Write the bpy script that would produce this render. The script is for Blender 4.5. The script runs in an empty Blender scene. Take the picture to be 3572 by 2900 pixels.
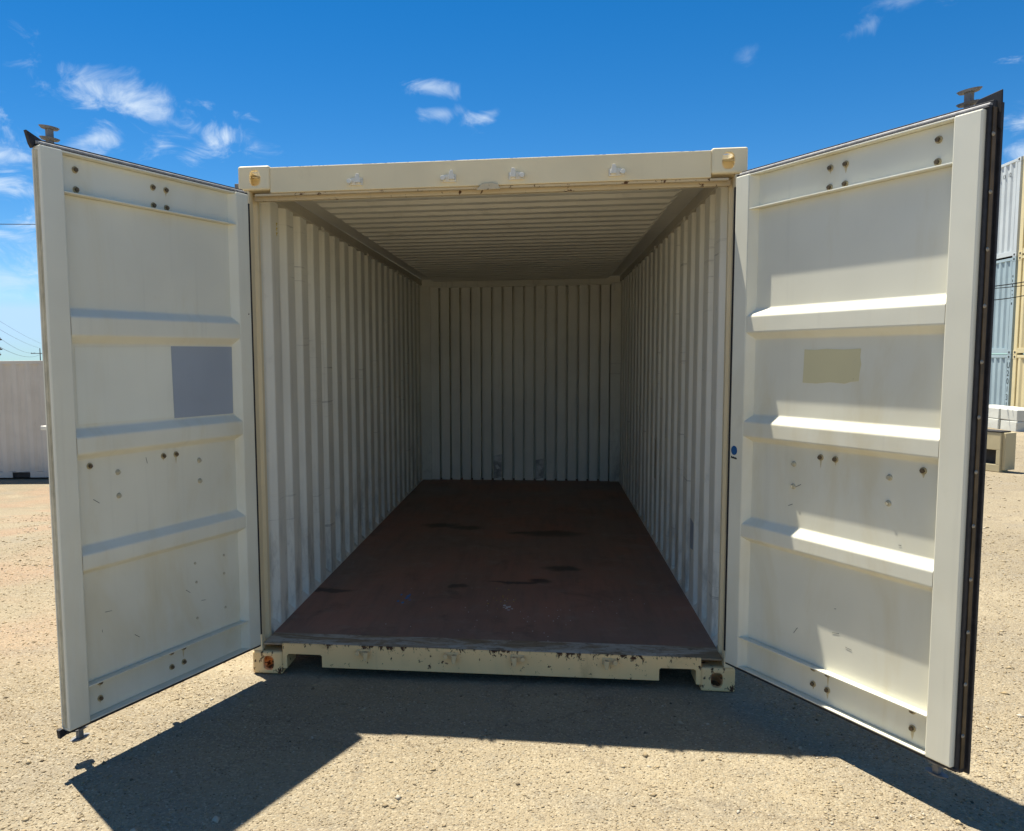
import bpy, bmesh, math, random
import numpy as np
from mathutils import Matrix, Vector

random.seed(7)
rng = np.random.default_rng(11)
S = bpy.context.scene
C = S.collection

# ------------------------------------------------------------------ camera
cam_d = bpy.data.cameras.new('camera')
cam = bpy.data.objects.new('camera', cam_d)
C.objects.link(cam)
S.camera = cam
FPX, CX, CY, PW, PH = 2880.54, 1535.56, 1507.90, 3572.0, 2900.0
cam_d.sensor_fit = 'HORIZONTAL'
cam_d.sensor_width = 36.0
cam_d.lens = FPX / PW * 36.0
cam_d.shift_x = (PW / 2 - CX) / PW
cam_d.shift_y = (CY - PH / 2) / PW
cam_d.clip_start = 0.05
cam_d.clip_end = 6000
RIGHT = (0.9921725, 0.1245586, -0.0088852)
FWD = (-0.1248481, 0.9879634, -0.0913309)
UP = (-0.0025978, 0.0917253, 0.9957810)
CAM = (0.2922, -4.0412, 1.6443)
cam.matrix_world = Matrix(((RIGHT[0], UP[0], -FWD[0], CAM[0]),
                           (RIGHT[1], UP[1], -FWD[1], CAM[1]),
                           (RIGHT[2], UP[2], -FWD[2], CAM[2]),
                           (0, 0, 0, 1)))

# ------------------------------------------------------------------ sun and sky
SUN_TRAVEL = Vector((0.272, -0.243, -1.0)).normalized()
sun_el = math.asin(-SUN_TRAVEL.z)
sun_az = math.atan2(-SUN_TRAVEL.x, -SUN_TRAVEL.y)      # clockwise from +Y
sun_d = bpy.data.lights.new('sun', 'SUN')
sun_d.energy = 4.8
sun_d.angle = math.radians(0.53)
sun_d.color = (1.0, 0.945, 0.83)
sun = bpy.data.objects.new('sun', sun_d)
C.objects.link(sun)
sun.location = (-6, 6, 22)
sun.rotation_euler = SUN_TRAVEL.to_track_quat('-Z', 'Y').to_euler()

CLOUD_SHIFT = (8.8, 0.7, 13.0)  # keeps the added fill cloud mostly clear of the camera view
SKY_STRENGTH = 0.088
EXPOSURE = 1.05
S.view_settings.view_transform = 'Standard'
S.view_settings.look = 'None'
S.view_settings.exposure = EXPOSURE
S.view_settings.gamma = 1.0
S.view_settings.use_curve_mapping = False
S.render.engine = 'CYCLES'
S.cycles.max_bounces = 12
S.cycles.diffuse_bounces = 8
S.cycles.glossy_bounces = 4
S.cycles.use_denoising = True
S.cycles.sample_clamp_indirect = 8.0

W = bpy.data.worlds.new('World')
S.world = W
W.use_nodes = True
W.cycles.sampling_method = 'MANUAL'
W.cycles.sample_map_resolution = 256


class NT:
    """small node-graph helper"""
    def __init__(self, tree):
        self.t = tree

    def n(self, typ, **kw):
        nd = self.t.nodes.new(typ)
        for k, v in kw.items():
            setattr(nd, k, v)
        return nd

    def link(self, a, b):
        self.t.links.new(a, b)

    def put(self, sock, v):
        if isinstance(v, bpy.types.NodeSocket):
            self.t.links.new(v, sock)
        else:
            if sock.type == 'RGBA' and len(v) == 3:
                v = (*v, 1)
            sock.default_value = v

    def m(self, op, a, b=0.0, c=0.0, clamp=False):
        nd = self.n('ShaderNodeMath', operation=op, use_clamp=clamp)
        for i, v in enumerate((a, b, c)):
            self.put(nd.inputs[i], v)
        return nd.outputs[0]

    def vm(self, op, a, b=(0, 0, 0)):
        nd = self.n('ShaderNodeVectorMath', operation=op)
        self.put(nd.inputs[0], a)
        if op == 'SCALE':
            self.put(nd.inputs[3], b)
        else:
            self.put(nd.inputs[1], b)
        return nd.outputs['Value'] if op in ('LENGTH', 'DISTANCE', 'DOT_PRODUCT') else nd.outputs[0]

    def ramp(self, v, lo, hi, a=0.0, b=1.0, smooth=True):
        nd = self.n('ShaderNodeMapRange', interpolation_type='SMOOTHSTEP' if smooth else 'LINEAR')
        self.put(nd.inputs[0], v)
        for i, x in zip((1, 2, 3, 4), (lo, hi, a, b)):
            self.put(nd.inputs[i], x)
        return nd.outputs[0]

    def noise(self, vec, scale, detail=4.0, rough=0.55, dist=0.0, col=False):
        nd = self.n('ShaderNodeTexNoise')
        self.put(nd.inputs['Vector'], vec)
        nd.inputs['Scale'].default_value = scale
        nd.inputs['Detail'].default_value = detail
        nd.inputs['Roughness'].default_value = rough
        nd.inputs['Distortion'].default_value = dist
        return nd.outputs['Color'] if col else nd.outputs['Fac']

    def voro(self, vec, scale, feature='F1', out='Distance', rnd=1.0):
        nd = self.n('ShaderNodeTexVoronoi', feature=feature)
        self.put(nd.inputs['Vector'], vec)
        nd.inputs['Scale'].default_value = scale
        nd.inputs['Randomness'].default_value = rnd
        return nd.outputs[out]

    def mix(self, f, a, b, mode='MIX'):
        nd = self.n('ShaderNodeMix', data_type='RGBA', blend_type=mode)
        self.put(nd.inputs[0], f)
        self.put(nd.inputs[6], a)
        self.put(nd.inputs[7], b)
        return nd.outputs[2]

    def scale(self, vec, s, loc=(0, 0, 0)):
        nd = self.n('ShaderNodeMapping')
        self.put(nd.inputs[0], vec)
        nd.inputs['Scale'].default_value = s
        nd.inputs['Location'].default_value = loc
        return nd.outputs[0]

    def sep(self, v):
        nd = self.n('ShaderNodeSeparateXYZ')
        self.put(nd.inputs[0], v)
        return nd.outputs


def build_sky():
    t = W.node_tree
    t.nodes.clear()
    g = NT(t)
    out = g.n('ShaderNodeOutputWorld')
    bg = g.n('ShaderNodeBackground')
    sky = g.n('ShaderNodeTexSky', sky_type='NISHITA')
    sky.sun_disc = False
    sky.sun_elevation = sun_el
    sky.sun_rotation = sun_az
    sky.altitude = 1200
    sky.air_density = 0.9
    sky.dust_density = 0.0
    sky.ozone_density = 3.0
    hs = g.n('ShaderNodeHueSaturation')
    hs.inputs['Hue'].default_value = 0.5
    hs.inputs['Saturation'].default_value = 1.39
    hs.inputs['Value'].default_value = 0.73
    g.link(sky.outputs[0], hs.inputs['Color'])
    clear = g.mix(1.0, hs.outputs[0], (2.9, 4.3, 5.7), 'DARKEN')
    tc = g.n('ShaderNodeTexCoord')
    d = tc.outputs['Generated']
    x, y, z = g.sep(d)
    az = g.m('ARCTAN2', x, y)
    el = g.m('ARCSINE', z)
    nz = g.noise(g.scale(d, (1, 1, 1.7)), 16, 6, 0.62, 0.9)
    cv = g.n('ShaderNodeCombineXYZ')
    g.put(cv.inputs[0], az)
    g.put(cv.inputs[1], el)
    nsh = g.m('MULTIPLY', g.m('SUBTRACT', nz, 0.5), 4.6)
    # thin wisps of cloud: azimuth, elevation, half length, half height, tilt, strength
    wisps = [(-.455, .268, .108, .021, -.30, .85), (-.515, .234, .042, .016, .30, .9),
             (-.600, .211, .048, .015, .05, .95), (-.597, .1784, .055, .009, -.05, .9),
             (-.5957, .1301, .045, .008, -.08, .7), (-.60, .085, .06, .016, .0, .5),
             (-.4413, .2325, .026, .011, .15, .6), (-.3837, .2394, .044, .017, .45, .85),
             (-.134, .3042, .034, .0085, -.12, .55), (-.1219, .2757, .022, .007, .1, .42),
             (-.0704, .2719, .028, .011, .35, .72), (.3371, .3254, .020, .009, .25, .30),
             (.2239, .3118, .014, .012, .7, .18), (.3708, .3430, .03, .008, .0, .25)]
    total = None
    for a, e, ra, rb, tl, st in wisps:
        mp = g.n('ShaderNodeMapping', vector_type='TEXTURE')
        g.put(mp.inputs[0], cv.outputs[0])
        mp.inputs['Location'].default_value = (a, e, 0)
        mp.inputs['Rotation'].default_value = (0, 0, tl)
        mp.inputs['Scale'].default_value = (ra, rb, 1)
        r = g.m('ADD', g.vm('LENGTH', mp.outputs[0]), nsh)
        k = g.ramp(r, 1.2, -0.75, 0.0, st)
        total = k if total is None else g.m('MAXIMUM', total, k)
    # broken thin cloud added outside the view to give stronger, more neutral fill light
    fill_bank = g.noise(g.vm('ADD', d, CLOUD_SHIFT), 1.9, 2, 0.5)
    cov = g.m('ADD', fill_bank, g.m('MULTIPLY', g.m('SUBTRACT', nz, 0.5), 0.35))
    total = g.m('MAXIMUM', total, g.ramp(cov, 0.56, 0.70, 0.0, 0.95))
    col = g.mix(total, clear, (4.4, 5.1, 5.8))
    g.link(col, bg.inputs[0])
    bg.inputs[1].default_value = SKY_STRENGTH
    g.link(bg.outputs[0], out.inputs[0])


build_sky()

# ------------------------------------------------------------------ materials
MATS = {}


def new_mat(name):
    m = bpy.data.materials.new(name)
    m.use_nodes = True
    t = m.node_tree
    t.nodes.clear()
    g = NT(t)
    o = g.n('ShaderNodeOutputMaterial')
    b = g.n('ShaderNodeBsdfPrincipled')
    g.link(b.outputs[0], o.inputs[0])
    MATS[name] = m
    return m, g, b


def bump(g, b, h, strength, dist):
    bp = g.n('ShaderNodeBump')
    bp.inputs['Strength'].default_value = strength
    bp.inputs['Distance'].default_value = dist
    g.put(bp.inputs['Height'], h)
    g.link(bp.outputs[0], b.inputs['Normal'])


def paint(name, col, rough=0.5, grime=0.25, rust=0.0, streak=0.2, chips=0.0, edge=None, dent=0.3, spec=0.35,
          dirt_col=(0.16, 0.14, 0.11), low=None, stain=0.0, scrape=0.0):
    """weathered container paint: tone drift, dirt smears, streaks, chips down to rust"""
    m, g, b = new_mat(name)
    tc = g.n('ShaderNodeTexCoord')
    o = tc.outputs['Object']
    big = g.noise(o, 1.3, 3, 0.6)
    med = g.noise(o, 6.5, 4, 0.65)
    c = g.mix(g.ramp(big, 0.3, 0.7), tuple(v * 0.93 for v in col), tuple(min(1, v * 1.05) for v in col))
    st = g.noise(g.scale(o, (17, 17, 0.9)), 1.0, 3, 0.65)
    c = g.mix(g.ramp(st, 0.56, 0.78, 0, streak), c, dirt_col)
    c = g.mix(g.ramp(med, 0.60, 0.80, 0, grime), c, dirt_col)
    if low:                                   # scuffs and splashes near the floor
        z = g.sep(o)[2]
        f = g.m('MULTIPLY', g.ramp(z, low[0], low[1], 1.0, 0.0), g.ramp(g.noise(g.scale(o, (9, 9, 2.5)), 1.0, 7, 0.7), 0.47, 0.68))
        c = g.mix(g.m('MULTIPLY', f, low[2]), c, dirt_col)
    if scrape:
        sn = g.noise(g.scale(o, (1.0, 1.1, 34)), 1.0, 5, 0.7, 0.4)
        sz = g.noise(o, 1.7, 2, 0.5)
        c = g.mix(g.m('MULTIPLY', g.ramp(sn, 0.60, 0.70), g.ramp(sz, 0.48, 0.62, 0, scrape)), c, dirt_col)
    if stain:                                 # old yellowish weeping
        yn = g.noise(g.scale(o, (3.2, 3.2, 1.1), (4.1, 0, 2.2)), 1.0, 5, 0.65, 0.6)
        c = g.mix(g.ramp(yn, 0.46, 0.72, 0, stain), c, (0.60, 0.50, 0.27))
    rough_v = g.ramp(med, 0.3, 0.7, rough - 0.06, rough + 0.1)
    if chips > 0 or edge:
        n1 = g.noise(g.scale(o, (1, 1, 0.75)), 26, 7, 0.7, 0.3)
        k = g.ramp(n1, 0.735 - 0.12 * chips, 0.76 - 0.12 * chips, 0, 1.0)
        if edge:
            ax, lo, hi, amt, base = edge
            p = g.sep(o)[ax]
            n2 = g.noise(g.scale(o, (30, 8, 16)), 1.0, 6, 0.75, 0.8)
            n3 = g.noise(g.scale(o, (4.5, 4, 4)), 1.0, 2, 0.5)
            sm_ = g.m('ADD', g.m('ADD', n2, g.m('MULTIPLY', g.m('SUBTRACT', n3, 0.5), 0.34)), g.ramp(p, lo, hi, base, amt, smooth=False))
            k2 = g.ramp(sm_, 0.66, 0.70, 0, 1)
            k = g.m('MAXIMUM', k, k2)
        rc = g.mix(g.noise(o, 60, 4), (0.030, 0.018, 0.012), (0.15, 0.062, 0.026))
        c = g.mix(k, c, rc)
        rough_v = g.m('MAXIMUM', rough_v, g.m('MULTIPLY', k, 0.85))
    if rust > 0:
        r = g.noise(o, 3.3, 8, 0.72, 0.4)
        c = g.mix(g.ramp(r, 0.58, 0.80, 0, rust), c, (0.30, 0.145, 0.05))
    g.put(b.inputs['Base Color'], c)
    g.put(b.inputs['Roughness'], rough_v)
    b.inputs['Specular IOR Level'].default_value = spec
    h = g.m('MULTIPLY', g.noise(o, 2.6, 2), dent)
    bump(g, b, h, 0.5, 0.02)
    return m


def simple(name, col, rough=0.6, var=0.25, scale=20, metal=0.0, spec=0.4, bmp=0.0):
    m, g, b = new_mat(name)
    o = g.n('ShaderNodeTexCoord').outputs['Object']
    n = g.noise(o, scale, 6, 0.65)
    c = g.mix(g.ramp(n, 0.3, 0.7), tuple(v * (1 - var) for v in col), tuple(min(1, v * (1 + var)) for v in col))
    g.put(b.inputs['Base Color'], c)
    b.inputs['Roughness'].default_value = rough
    b.inputs['Metallic'].default_value = metal
    b.inputs['Specular IOR Level'].default_value = spec
    if bmp:
        bump(g, b, n, bmp, 0.01)
    return m


CREAM = (0.80, 0.68, 0.44)
paint('end_wall_paint', (0.88, 0.86, 0.76), 0.55, 0.15, rust=0.05, streak=0.18, dent=0.2, dirt_col=(0.2, 0.19, 0.17))
paint('frame_paint', CREAM, 0.52, 0.14, rust=0.10, streak=0.10, chips=0.12, dent=0.2)
paint('header_paint', CREAM, 0.52, 0.10, rust=0.12, streak=0.05, chips=-0.7, edge=(2, 2.573, 2.583, 0.22, -0.4), dent=0.15)
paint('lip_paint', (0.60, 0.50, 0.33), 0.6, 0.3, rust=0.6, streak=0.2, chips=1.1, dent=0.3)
paint('sill_paint', (0.93, 0.635, 0.30), 0.55, 0.10, rust=0.45, streak=0.10, chips=1.05, edge=(2, 0.100, 0.166, 0.15, -0.05), stain=0.3, dent=0.3)
paint('low_casting_paint', (0.93, 0.635, 0.30), 0.58, 0.25, rust=0.35, streak=0.12, chips=1.45, dent=0.35)
paint('top_casting_paint', (0.82, 0.71, 0.47), 0.52, 0.12, rust=0.15, streak=0.08, chips=0.1, dent=0.25)
paint('door_paint', (0.745, 0.725, 0.595), 0.42, 0.05, rust=0.05, streak=0.07, chips=0.0, dent=0.3, spec=0.45, stain=0.34)
paint('door_stile_paint', (0.745, 0.725, 0.595), 0.42, 0.12, rust=0.05, streak=0.08, chips=0.30, dent=0.2, spec=0.45, stain=0.22)
paint('wall_paint', (0.82, 0.80, 0.70), 0.55, 0.22, rust=0.06, streak=0.22, chips=0.05, dent=0.25,
      low=(0.2, 1.15, 0.5), dirt_col=(0.15, 0.14, 0.125), scrape=0.55)
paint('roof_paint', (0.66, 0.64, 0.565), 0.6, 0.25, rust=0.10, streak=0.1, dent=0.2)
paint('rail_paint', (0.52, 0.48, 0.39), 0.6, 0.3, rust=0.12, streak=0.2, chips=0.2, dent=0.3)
paint('keeper_paint', (0.72, 0.69, 0.60), 0.5, 0.2, rust=0.12, streak=0.1, chips=0.15, dent=0.3)
paint('sill_keeper_paint', (0.74, 0.54, 0.28), 0.6, 0.3, rust=0.3, streak=0.2, chips=1.0, dent=0.3)
paint('repaint', (0.77, 0.765, 0.645), 0.45, 0.05, streak=0.05, dent=0.2, stain=0.15)
paint('patch_grey', (0.33, 0.37, 0.42), 0.5, 0.05, streak=0.03, dent=0.1)
paint('glue_residue', (0.66, 0.60, 0.36), 0.7, 0.6, streak=0.2, chips=0.35, dirt_col=(0.5, 0.49, 0.40))
simple('rust_run_tone', (0.56, 0.475, 0.29), 0.6, 0.15, 30)
paint('white_yard_paint', (0.58, 0.545, 0.47), 0.5, 0.12, rust=0.05, streak=0.12, dent=0.2)
paint('pale_grey_paint', (0.53, 0.575, 0.585), 0.5, 0.12, rust=0.08, streak=0.15, dent=0.2)
paint('blue_grey_paint', (0.34, 0.435, 0.47), 0.5, 0.12, rust=0.06, streak=0.15, dent=0.2)
paint('yellow_beige_paint', (0.66, 0.56, 0.32), 0.5, 0.12, rust=0.06, streak=0.15, dent=0.2)
paint('white_block_paint', (0.56, 0.56, 0.50), 0.8, 0.7, rust=0.35, streak=0.25, chips=0.3, dent=0.6, dirt_col=(0.40, 0.34, 0.24))
paint('beige_block_paint', (0.52, 0.445, 0.27), 0.8, 0.4, rust=0.3, streak=0.2, chips=0.25, dent=0.6)
simple('rubber', (0.022, 0.021, 0.024), 0.62, 0.35, 30)
simple('gasket_grey', (0.30, 0.29, 0.28), 0.55, 0.25, 40)
simple('gasket_dusty', (0.52, 0.47, 0.33), 0.7, 0.2, 12)
simple('retainer_brown', (0.085, 0.055, 0.025), 0.55, 0.45, 9)
simple('rivet_metal', (0.24, 0.22, 0.18), 0.6, 0.3, 40, 0.1)
simple('bolt_rusty', (0.13, 0.095, 0.055), 0.6, 0.4, 60, 0.3)
simple('bolt_stain', (0.42, 0.345, 0.19), 0.6, 0.35, 80)
simple('bolt_painted', (0.46, 0.42, 0.30), 0.5, 0.2, 60)
simple('galvanised', (0.20, 0.195, 0.19), 0.6, 0.25, 25, 0.15)
simple('dark_steel_and_shade', (0.03, 0.028, 0.026), 0.7, 0.4, 8)  # real dark steel, and near black standing in for shade in openings
simple('bare_metal', (0.44, 0.43, 0.40), 0.5, 0.5, 9, 0.2)
simple('sticker_blue', (0.012, 0.085, 0.24), 0.4, 0.08, 10)
simple('ink_black', (0.016, 0.022, 0.022), 0.6, 0.1, 10)
simple('chalk_yellow', (0.62, 0.48, 0.06), 0.8, 0.1, 10)
simple('chalk_white', (0.62, 0.62, 0.60), 0.8, 0.1, 10)
simple('chalk_blue', (0.08, 0.22, 0.50), 0.8, 0.1, 10)
simple('pole_wood', (0.07, 0.05, 0.035), 0.85, 0.3, 3)
simple('wire_black', (0.012, 0.012, 0.014), 0.6, 0.1, 3)


def floor_material():
    m, g, b = new_mat('floor_plywood')
    o = g.n('ShaderNodeTexCoord').outputs['Object']
    n1 = g.noise(o, 0.9, 6, 0.6)
    n2 = g.noise(g.scale(o, (14, 1.6, 1)), 1.0, 6, 0.65)
    c = g.mix(g.ramp(n1, 0.35, 0.65), (0.225, 0.150, 0.120), (0.345, 0.178, 0.130))
    c = g.mix(g.ramp(n2, 0.42, 0.72, 0, 0.5), c, (0.15, 0.112, 0.094))
    blot = g.noise(o, 2.7, 7, 0.68, 0.5)
    c = g.mix(g.ramp(blot, 0.52, 0.74, 0, 0.55), c, (0.085, 0.062, 0.054))
    dust = g.noise(o, 5.5, 9, 0.75)
    c = g.mix(g.ramp(dust, 0.50, 0.76, 0, 0.55), c, (0.32, 0.265, 0.215))
    scuff = g.noise(g.scale(o, (30, 3.0, 1), (2, 0, 0)), 1.0, 5, 0.7, 1.5)
    c = g.mix(g.ramp(scuff, 0.60, 0.76, 0, 0.45), c, (0.34, 0.30, 0.26))
    # old oil marks: x, y, half sizes
    w = g.vm('ADD', o, g.vm('SCALE', g.vm('SUBTRACT', g.noise(o, 5, 5, 0.6, 0, True), (0.5, 0.5, 0.5)), 0.22))
    x, y, z = g.sep(w)
    tot = None
    for sx, sy, rx, ry in ((-.62, 3.10, .17, .10), (-.38, 3.03, .15, .07), (.13, 2.86, .14, .05), (.36, 2.85, .24, .11),
                           (.42, 1.70, .10, .07), (-.26, 1.19, .05, .05), (.12, 1.31, .18, .03), (.27, 1.36, .09, .06),
                           (-1.06, 1.02, .15, .05)):
        r = g.m('ADD', g.m('POWER', g.m('DIVIDE', g.m('SUBTRACT', x, sx), rx), 2.0),
                g.m('POWER', g.m('DIVIDE', g.m('SUBTRACT', y, sy), ry), 2.0))
        k = g.ramp(r, 1.9, 0.1)
        tot = k if tot is None else g.m('MAXIMUM', tot, k)
    c = g.mix(g.m('MULTIPLY', tot, 0.8), c, (0.035, 0.026, 0.024))
    sp = g.voro(o, 26, 'F1', 'Distance')
    y0 = g.sep(o)[1]
    speck = g.m('MULTIPLY', g.ramp(sp, 0.10, 0.05), g.m('MULTIPLY', g.ramp(g.noise(o, 2.3, 4), 0.52, 0.62), g.ramp(y0, 2.6, 0.9)))
    c = g.mix(g.m('MULTIPLY', speck, 0.7), c, (0.30, 0.28, 0.25))
    g.put(b.inputs['Base Color'], c)
    g.put(b.inputs['Roughness'], g.ramp(n1, 0.3, 0.7, 0.48, 0.66))
    b.inputs['Specular IOR Level'].default_value = 0.45
    bump(g, b, g.m('ADD', n2, dust), 0.25, 0.006)


floor_material()


def threshold_material():
    m, g, b = new_mat('threshold_steel')
    o = g.n('ShaderNodeTexCoord').outputs['Object']
    n1 = g.noise(g.scale(o, (3.2, 9, 9)), 1.0, 6, 0.7, 0.6)
    n2 = g.noise(g.scale(o, (26, 40, 40)), 1.0, 5, 0.7)
    c = g.mix(g.ramp(n1, 0.40, 0.58), (0.46, 0.43, 0.36), (0.255, 0.185, 0.11))
    c = g.mix(g.ramp(n2, 0.52, 0.70, 0, 0.75), c, (0.11, 0.072, 0.045))
    c = g.mix(g.ramp(g.noise(g.scale(o, (11, 30, 30), (5, 0, 0)), 1.0, 5, 0.7), 0.58, 0.70, 0, 0.6), c, (0.62, 0.54, 0.36))
    g.put(b.inputs['Base Color'], c)
    b.inputs['Roughness'].default_value = 0.62
    bump(g, b, n2, 0.4, 0.004)


threshold_material()


def ground_material():
    m, g, b = new_mat('gravel_ground')
    o = g.n('ShaderNodeTexCoord').outputs['Object']
    big = g.noise(o, 0.35, 5, 0.6)
    mid = g.noise(o, 2.4, 4, 0.65)
    fine = g.noise(o, 34, 4, 0.7)
    grain = g.voro(o, 120, 'F1', 'Distance')
    gcol = g.voro(o, 120, 'F1', 'Color')
    pit = g.voro(o, 46, 'F1', 'Distance')
    c = g.mix(g.ramp(big, 0.35, 0.68), (0.256, 0.210, 0.139), (0.312, 0.256, 0.168))
    c = g.mix(g.ramp(mid, 0.48, 0.70, 0, 0.55), c, (0.250, 0.218, 0.165))
    worn = g.noise(g.vm('ADD', o, (7.3, 2.1, 0)), 1.1, 3, 0.62)
    c = g.mix(g.ramp(worn, 0.52, 0.72, 0, 0.55), c, (0.385, 0.322, 0.215))
    gx0 = g.sep(o)
    red = g.m('MULTIPLY', g.ramp(gx0[0], -1.6, -3.4), g.ramp(g.noise(o, 0.8, 2, 0.6), 0.40, 0.62))
    c = g.mix(g.m('MULTIPLY', red, 0.6), c, (0.335, 0.215, 0.135))
    trk = g.noise(g.scale(o, (0.22, 2.6, 1), (3, 1, 0)), 1.0, 4, 0.6, 0.5)
    c = g.mix(g.ramp(trk, 0.52, 0.70, 0, 0.45), c, (0.215, 0.178, 0.125))
    crack = g.voro(g.vm('ADD', o, g.vm('SCALE', g.noise(o, 3, 2, 0.6, 0, True), 0.35)), 0.75, 'DISTANCE_TO_EDGE', 'Distance')
    c = g.mix(g.m('MULTIPLY', g.ramp(crack, 0.012, 0.002), 0.30), c, (0.14, 0.11, 0.08))
    gx = g.sep(gcol)
    c = g.mix(g.ramp(gx[0], 0.72, 0.95, 0, 0.50), c, (0.45, 0.385, 0.27))
    c = g.mix(g.ramp(gx[1], 0.86, 0.99, 0, 0.50), c, (0.16, 0.125, 0.085))
    c = g.mix(g.ramp(gx[2], 0.80, 0.98, 0, 0.35), c, (0.23, 0.235, 0.20))
    c = g.mix(g.ramp(fine, 0.55, 0.75, 0, 0.35), c, (0.22, 0.17, 0.105))
    c = g.mix(g.ramp(g.noise(o, 9, 4, 0.7), 0.56, 0.74, 0, 0.42), c, (0.19, 0.155, 0.11))
    g.put(b.inputs['Base Color'], c)
    b.inputs['Roughness'].default_value = 0.92
    b.inputs['Specular IOR Level'].default_value = 0.15
    h = g.m('ADD', g.m('MULTIPLY', grain, -0.5), g.m('ADD', g.m('MULTIPLY', fine, 1.3), g.m('MULTIPLY', g.ramp(pit, 0.0, 0.35), 0.45)))
    bump(g, b, h, 0.85, 0.012)


ground_material()


def pebble_material():
    m, g, b = new_mat('pebble_stone')
    r = g.n('ShaderNodeNewGeometry').outputs['Random Per Island']
    rp = g.n('ShaderNodeValToRGB')
    rp.color_ramp.interpolation = 'LINEAR'
    e = rp.color_ramp.elements
    e[0].position, e[0].color = 0.0, (0.10, 0.08, 0.055, 1)
    e[1].position, e[1].color = 1.0, (0.46, 0.41, 0.32, 1)
    for p, cc in ((0.12, (0.24, 0.185, 0.115, 1)), (0.5, (0.35, 0.27, 0.155, 1)), (0.8, (0.40, 0.32, 0.20, 1))):
        k = e.new(p)
        k.color = cc
    g.put(rp.inputs[0], r)
    g.put(b.inputs['Base Color'], rp.outputs[0])
    b.inputs['Roughness'].default_value = 0.9
    b.inputs['Specular IOR Level'].default_value = 0.15


pebble_material()


# ------------------------------------------------------------------ mesh helpers
class MB:
    def __init__(self):
        self.v, self.f = [], []

    def add(self, vs, fs):
        k = len(self.v)
        self.v += [tuple(p) for p in vs]
        self.f += [tuple(i + k for i in q) for q in fs]
        return self

    def box(self, x0, x1, y0, y1, z0, z1):
        x0, x1 = min(x0, x1), max(x0, x1)
        y0, y1 = min(y0, y1), max(y0, y1)
        z0, z1 = min(z0, z1), max(z0, z1)
        return self.add([(x0, y0, z0), (x1, y0, z0), (x1, y1, z0), (x0, y1, z0), (x0, y0, z1), (x1, y0, z1), (x1, y1, z1), (x0, y1, z1)],
                        [(3, 2, 1, 0), (4, 5, 6, 7), (0, 1, 5, 4), (1, 2, 6, 5), (2, 3, 7, 6), (3, 0, 4, 7)])

    def prism(self, poly, axis, a, b):
        """polygon in the plane normal to `axis`, extruded from a to b; poly order = remaining axes in xyz order"""
        def pt(p, h):
            q = list(p)
            q.insert(axis, h)
            return q
        n = len(poly)
        vs = [pt(p, a) for p in poly] + [pt(p, b) for p in poly]
        fs = [tuple(range(n)), tuple(range(2 * n - 1, n - 1, -1))]
        fs += [(i, i + n, (i + 1) % n + n, (i + 1) % n) for i in range(n)]
        return self.add(vs, fs)

    def cyl(self, p0, p1, r, n=12, r1=None):
        p0, p1 = Vector(p0), Vector(p1)
        r1 = r if r1 is None else r1
        w = (p1 - p0).normalized()
        u = w.orthogonal().normalized()
        v = w.cross(u)
        vs = []
        for p, rr in ((p0, r), (p1, r1)):
            vs += [p + (u * math.cos(2 * math.pi * i / n) + v * math.sin(2 * math.pi * i / n)) * rr for i in range(n)]
        fs = [tuple(range(n - 1, -1, -1)), tuple(range(n, 2 * n))]
        fs += [(i, (i + 1) % n, (i + 1) % n + n, i + n) for i in range(n)]
        return self.add(vs, fs)

    def tube(self, pts, r, n=6):
        for a, b in zip(pts[:-1], pts[1:]):
            self.cyl(a, b, r, n)
        return self

    def mesh(self, name):
        me = bpy.data.meshes.new(name)
        me.from_pydata(self.v, [], self.f)
        bm = bmesh.new()
        bm.from_mesh(me)
        bmesh.ops.recalc_face_normals(bm, faces=bm.faces)
        bm.to_mesh(me)
        bm.free()
        return me


def obj(name, geo, mat, parent=None, bevel=0.0, seg=2, angle=35, smooth=False):
    me = geo.mesh(name) if isinstance(geo, MB) else geo
    if mat is not None and not me.materials:
        me.materials.append(MATS[mat])
    o = bpy.data.objects.new(name, me)
    C.objects.link(o)
    if parent is not None:
        o.parent = parent
    if bevel:
        md = o.modifiers.new('edge', 'BEVEL')
        md.width = bevel
        md.segments = seg
        md.limit_method = 'ANGLE'
        md.angle_limit = math.radians(angle)
    if smooth:
        me.shade_smooth()
    return o


def empty(name, loc=(0, 0, 0), rz=0.0):
    o = bpy.data.objects.new(name, None)
    C.objects.link(o)
    o.location = loc
    o.rotation_euler = (0, 0, rz)
    o.empty_display_size = 0.2
    return o


def tag(o, label, cat, group=None):
    o['label'] = label
    o['category'] = cat
    if group:
        o['group'] = group
    return o


def kind(o, k):
    o['kind'] = k
    return o


def text_mesh(txt, size, align='CENTER'):
    cu = bpy.data.curves.new('lettering', 'FONT')
    cu.body = txt
    cu.size = size
    cu.align_x = align
    cu.align_y = 'CENTER'
    cu.extrude = 0.0008
    t = bpy.data.objects.new('lettering', cu)
    C.objects.link(t)
    me = bpy.data.meshes.new_from_object(t.evaluated_get(bpy.context.evaluated_depsgraph_get()))
    bpy.data.objects.remove(t)
    bpy.data.curves.remove(cu)
    return me


def sm(t):
    t = np.clip(t, 0, 1)
    return t * t * (3 - 2 * t)


def gh(x, y):
    """height of the yard"""
    x = np.asarray(x, float)
    y = np.asarray(y, float)
    left = -0.765 * sm((-x - 2.6) / 3.4) * sm((y - 1) / 9)
    right = -1.035 * sm((x - 10.75) / 1.6) * sm((y - 11) / 2.5)
    r = np.hypot(x, y)
    far = -0.018 * np.maximum(r - 40, 0) - 0.3 * sm((r - 30) / 30)
    return left + right + far


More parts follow.
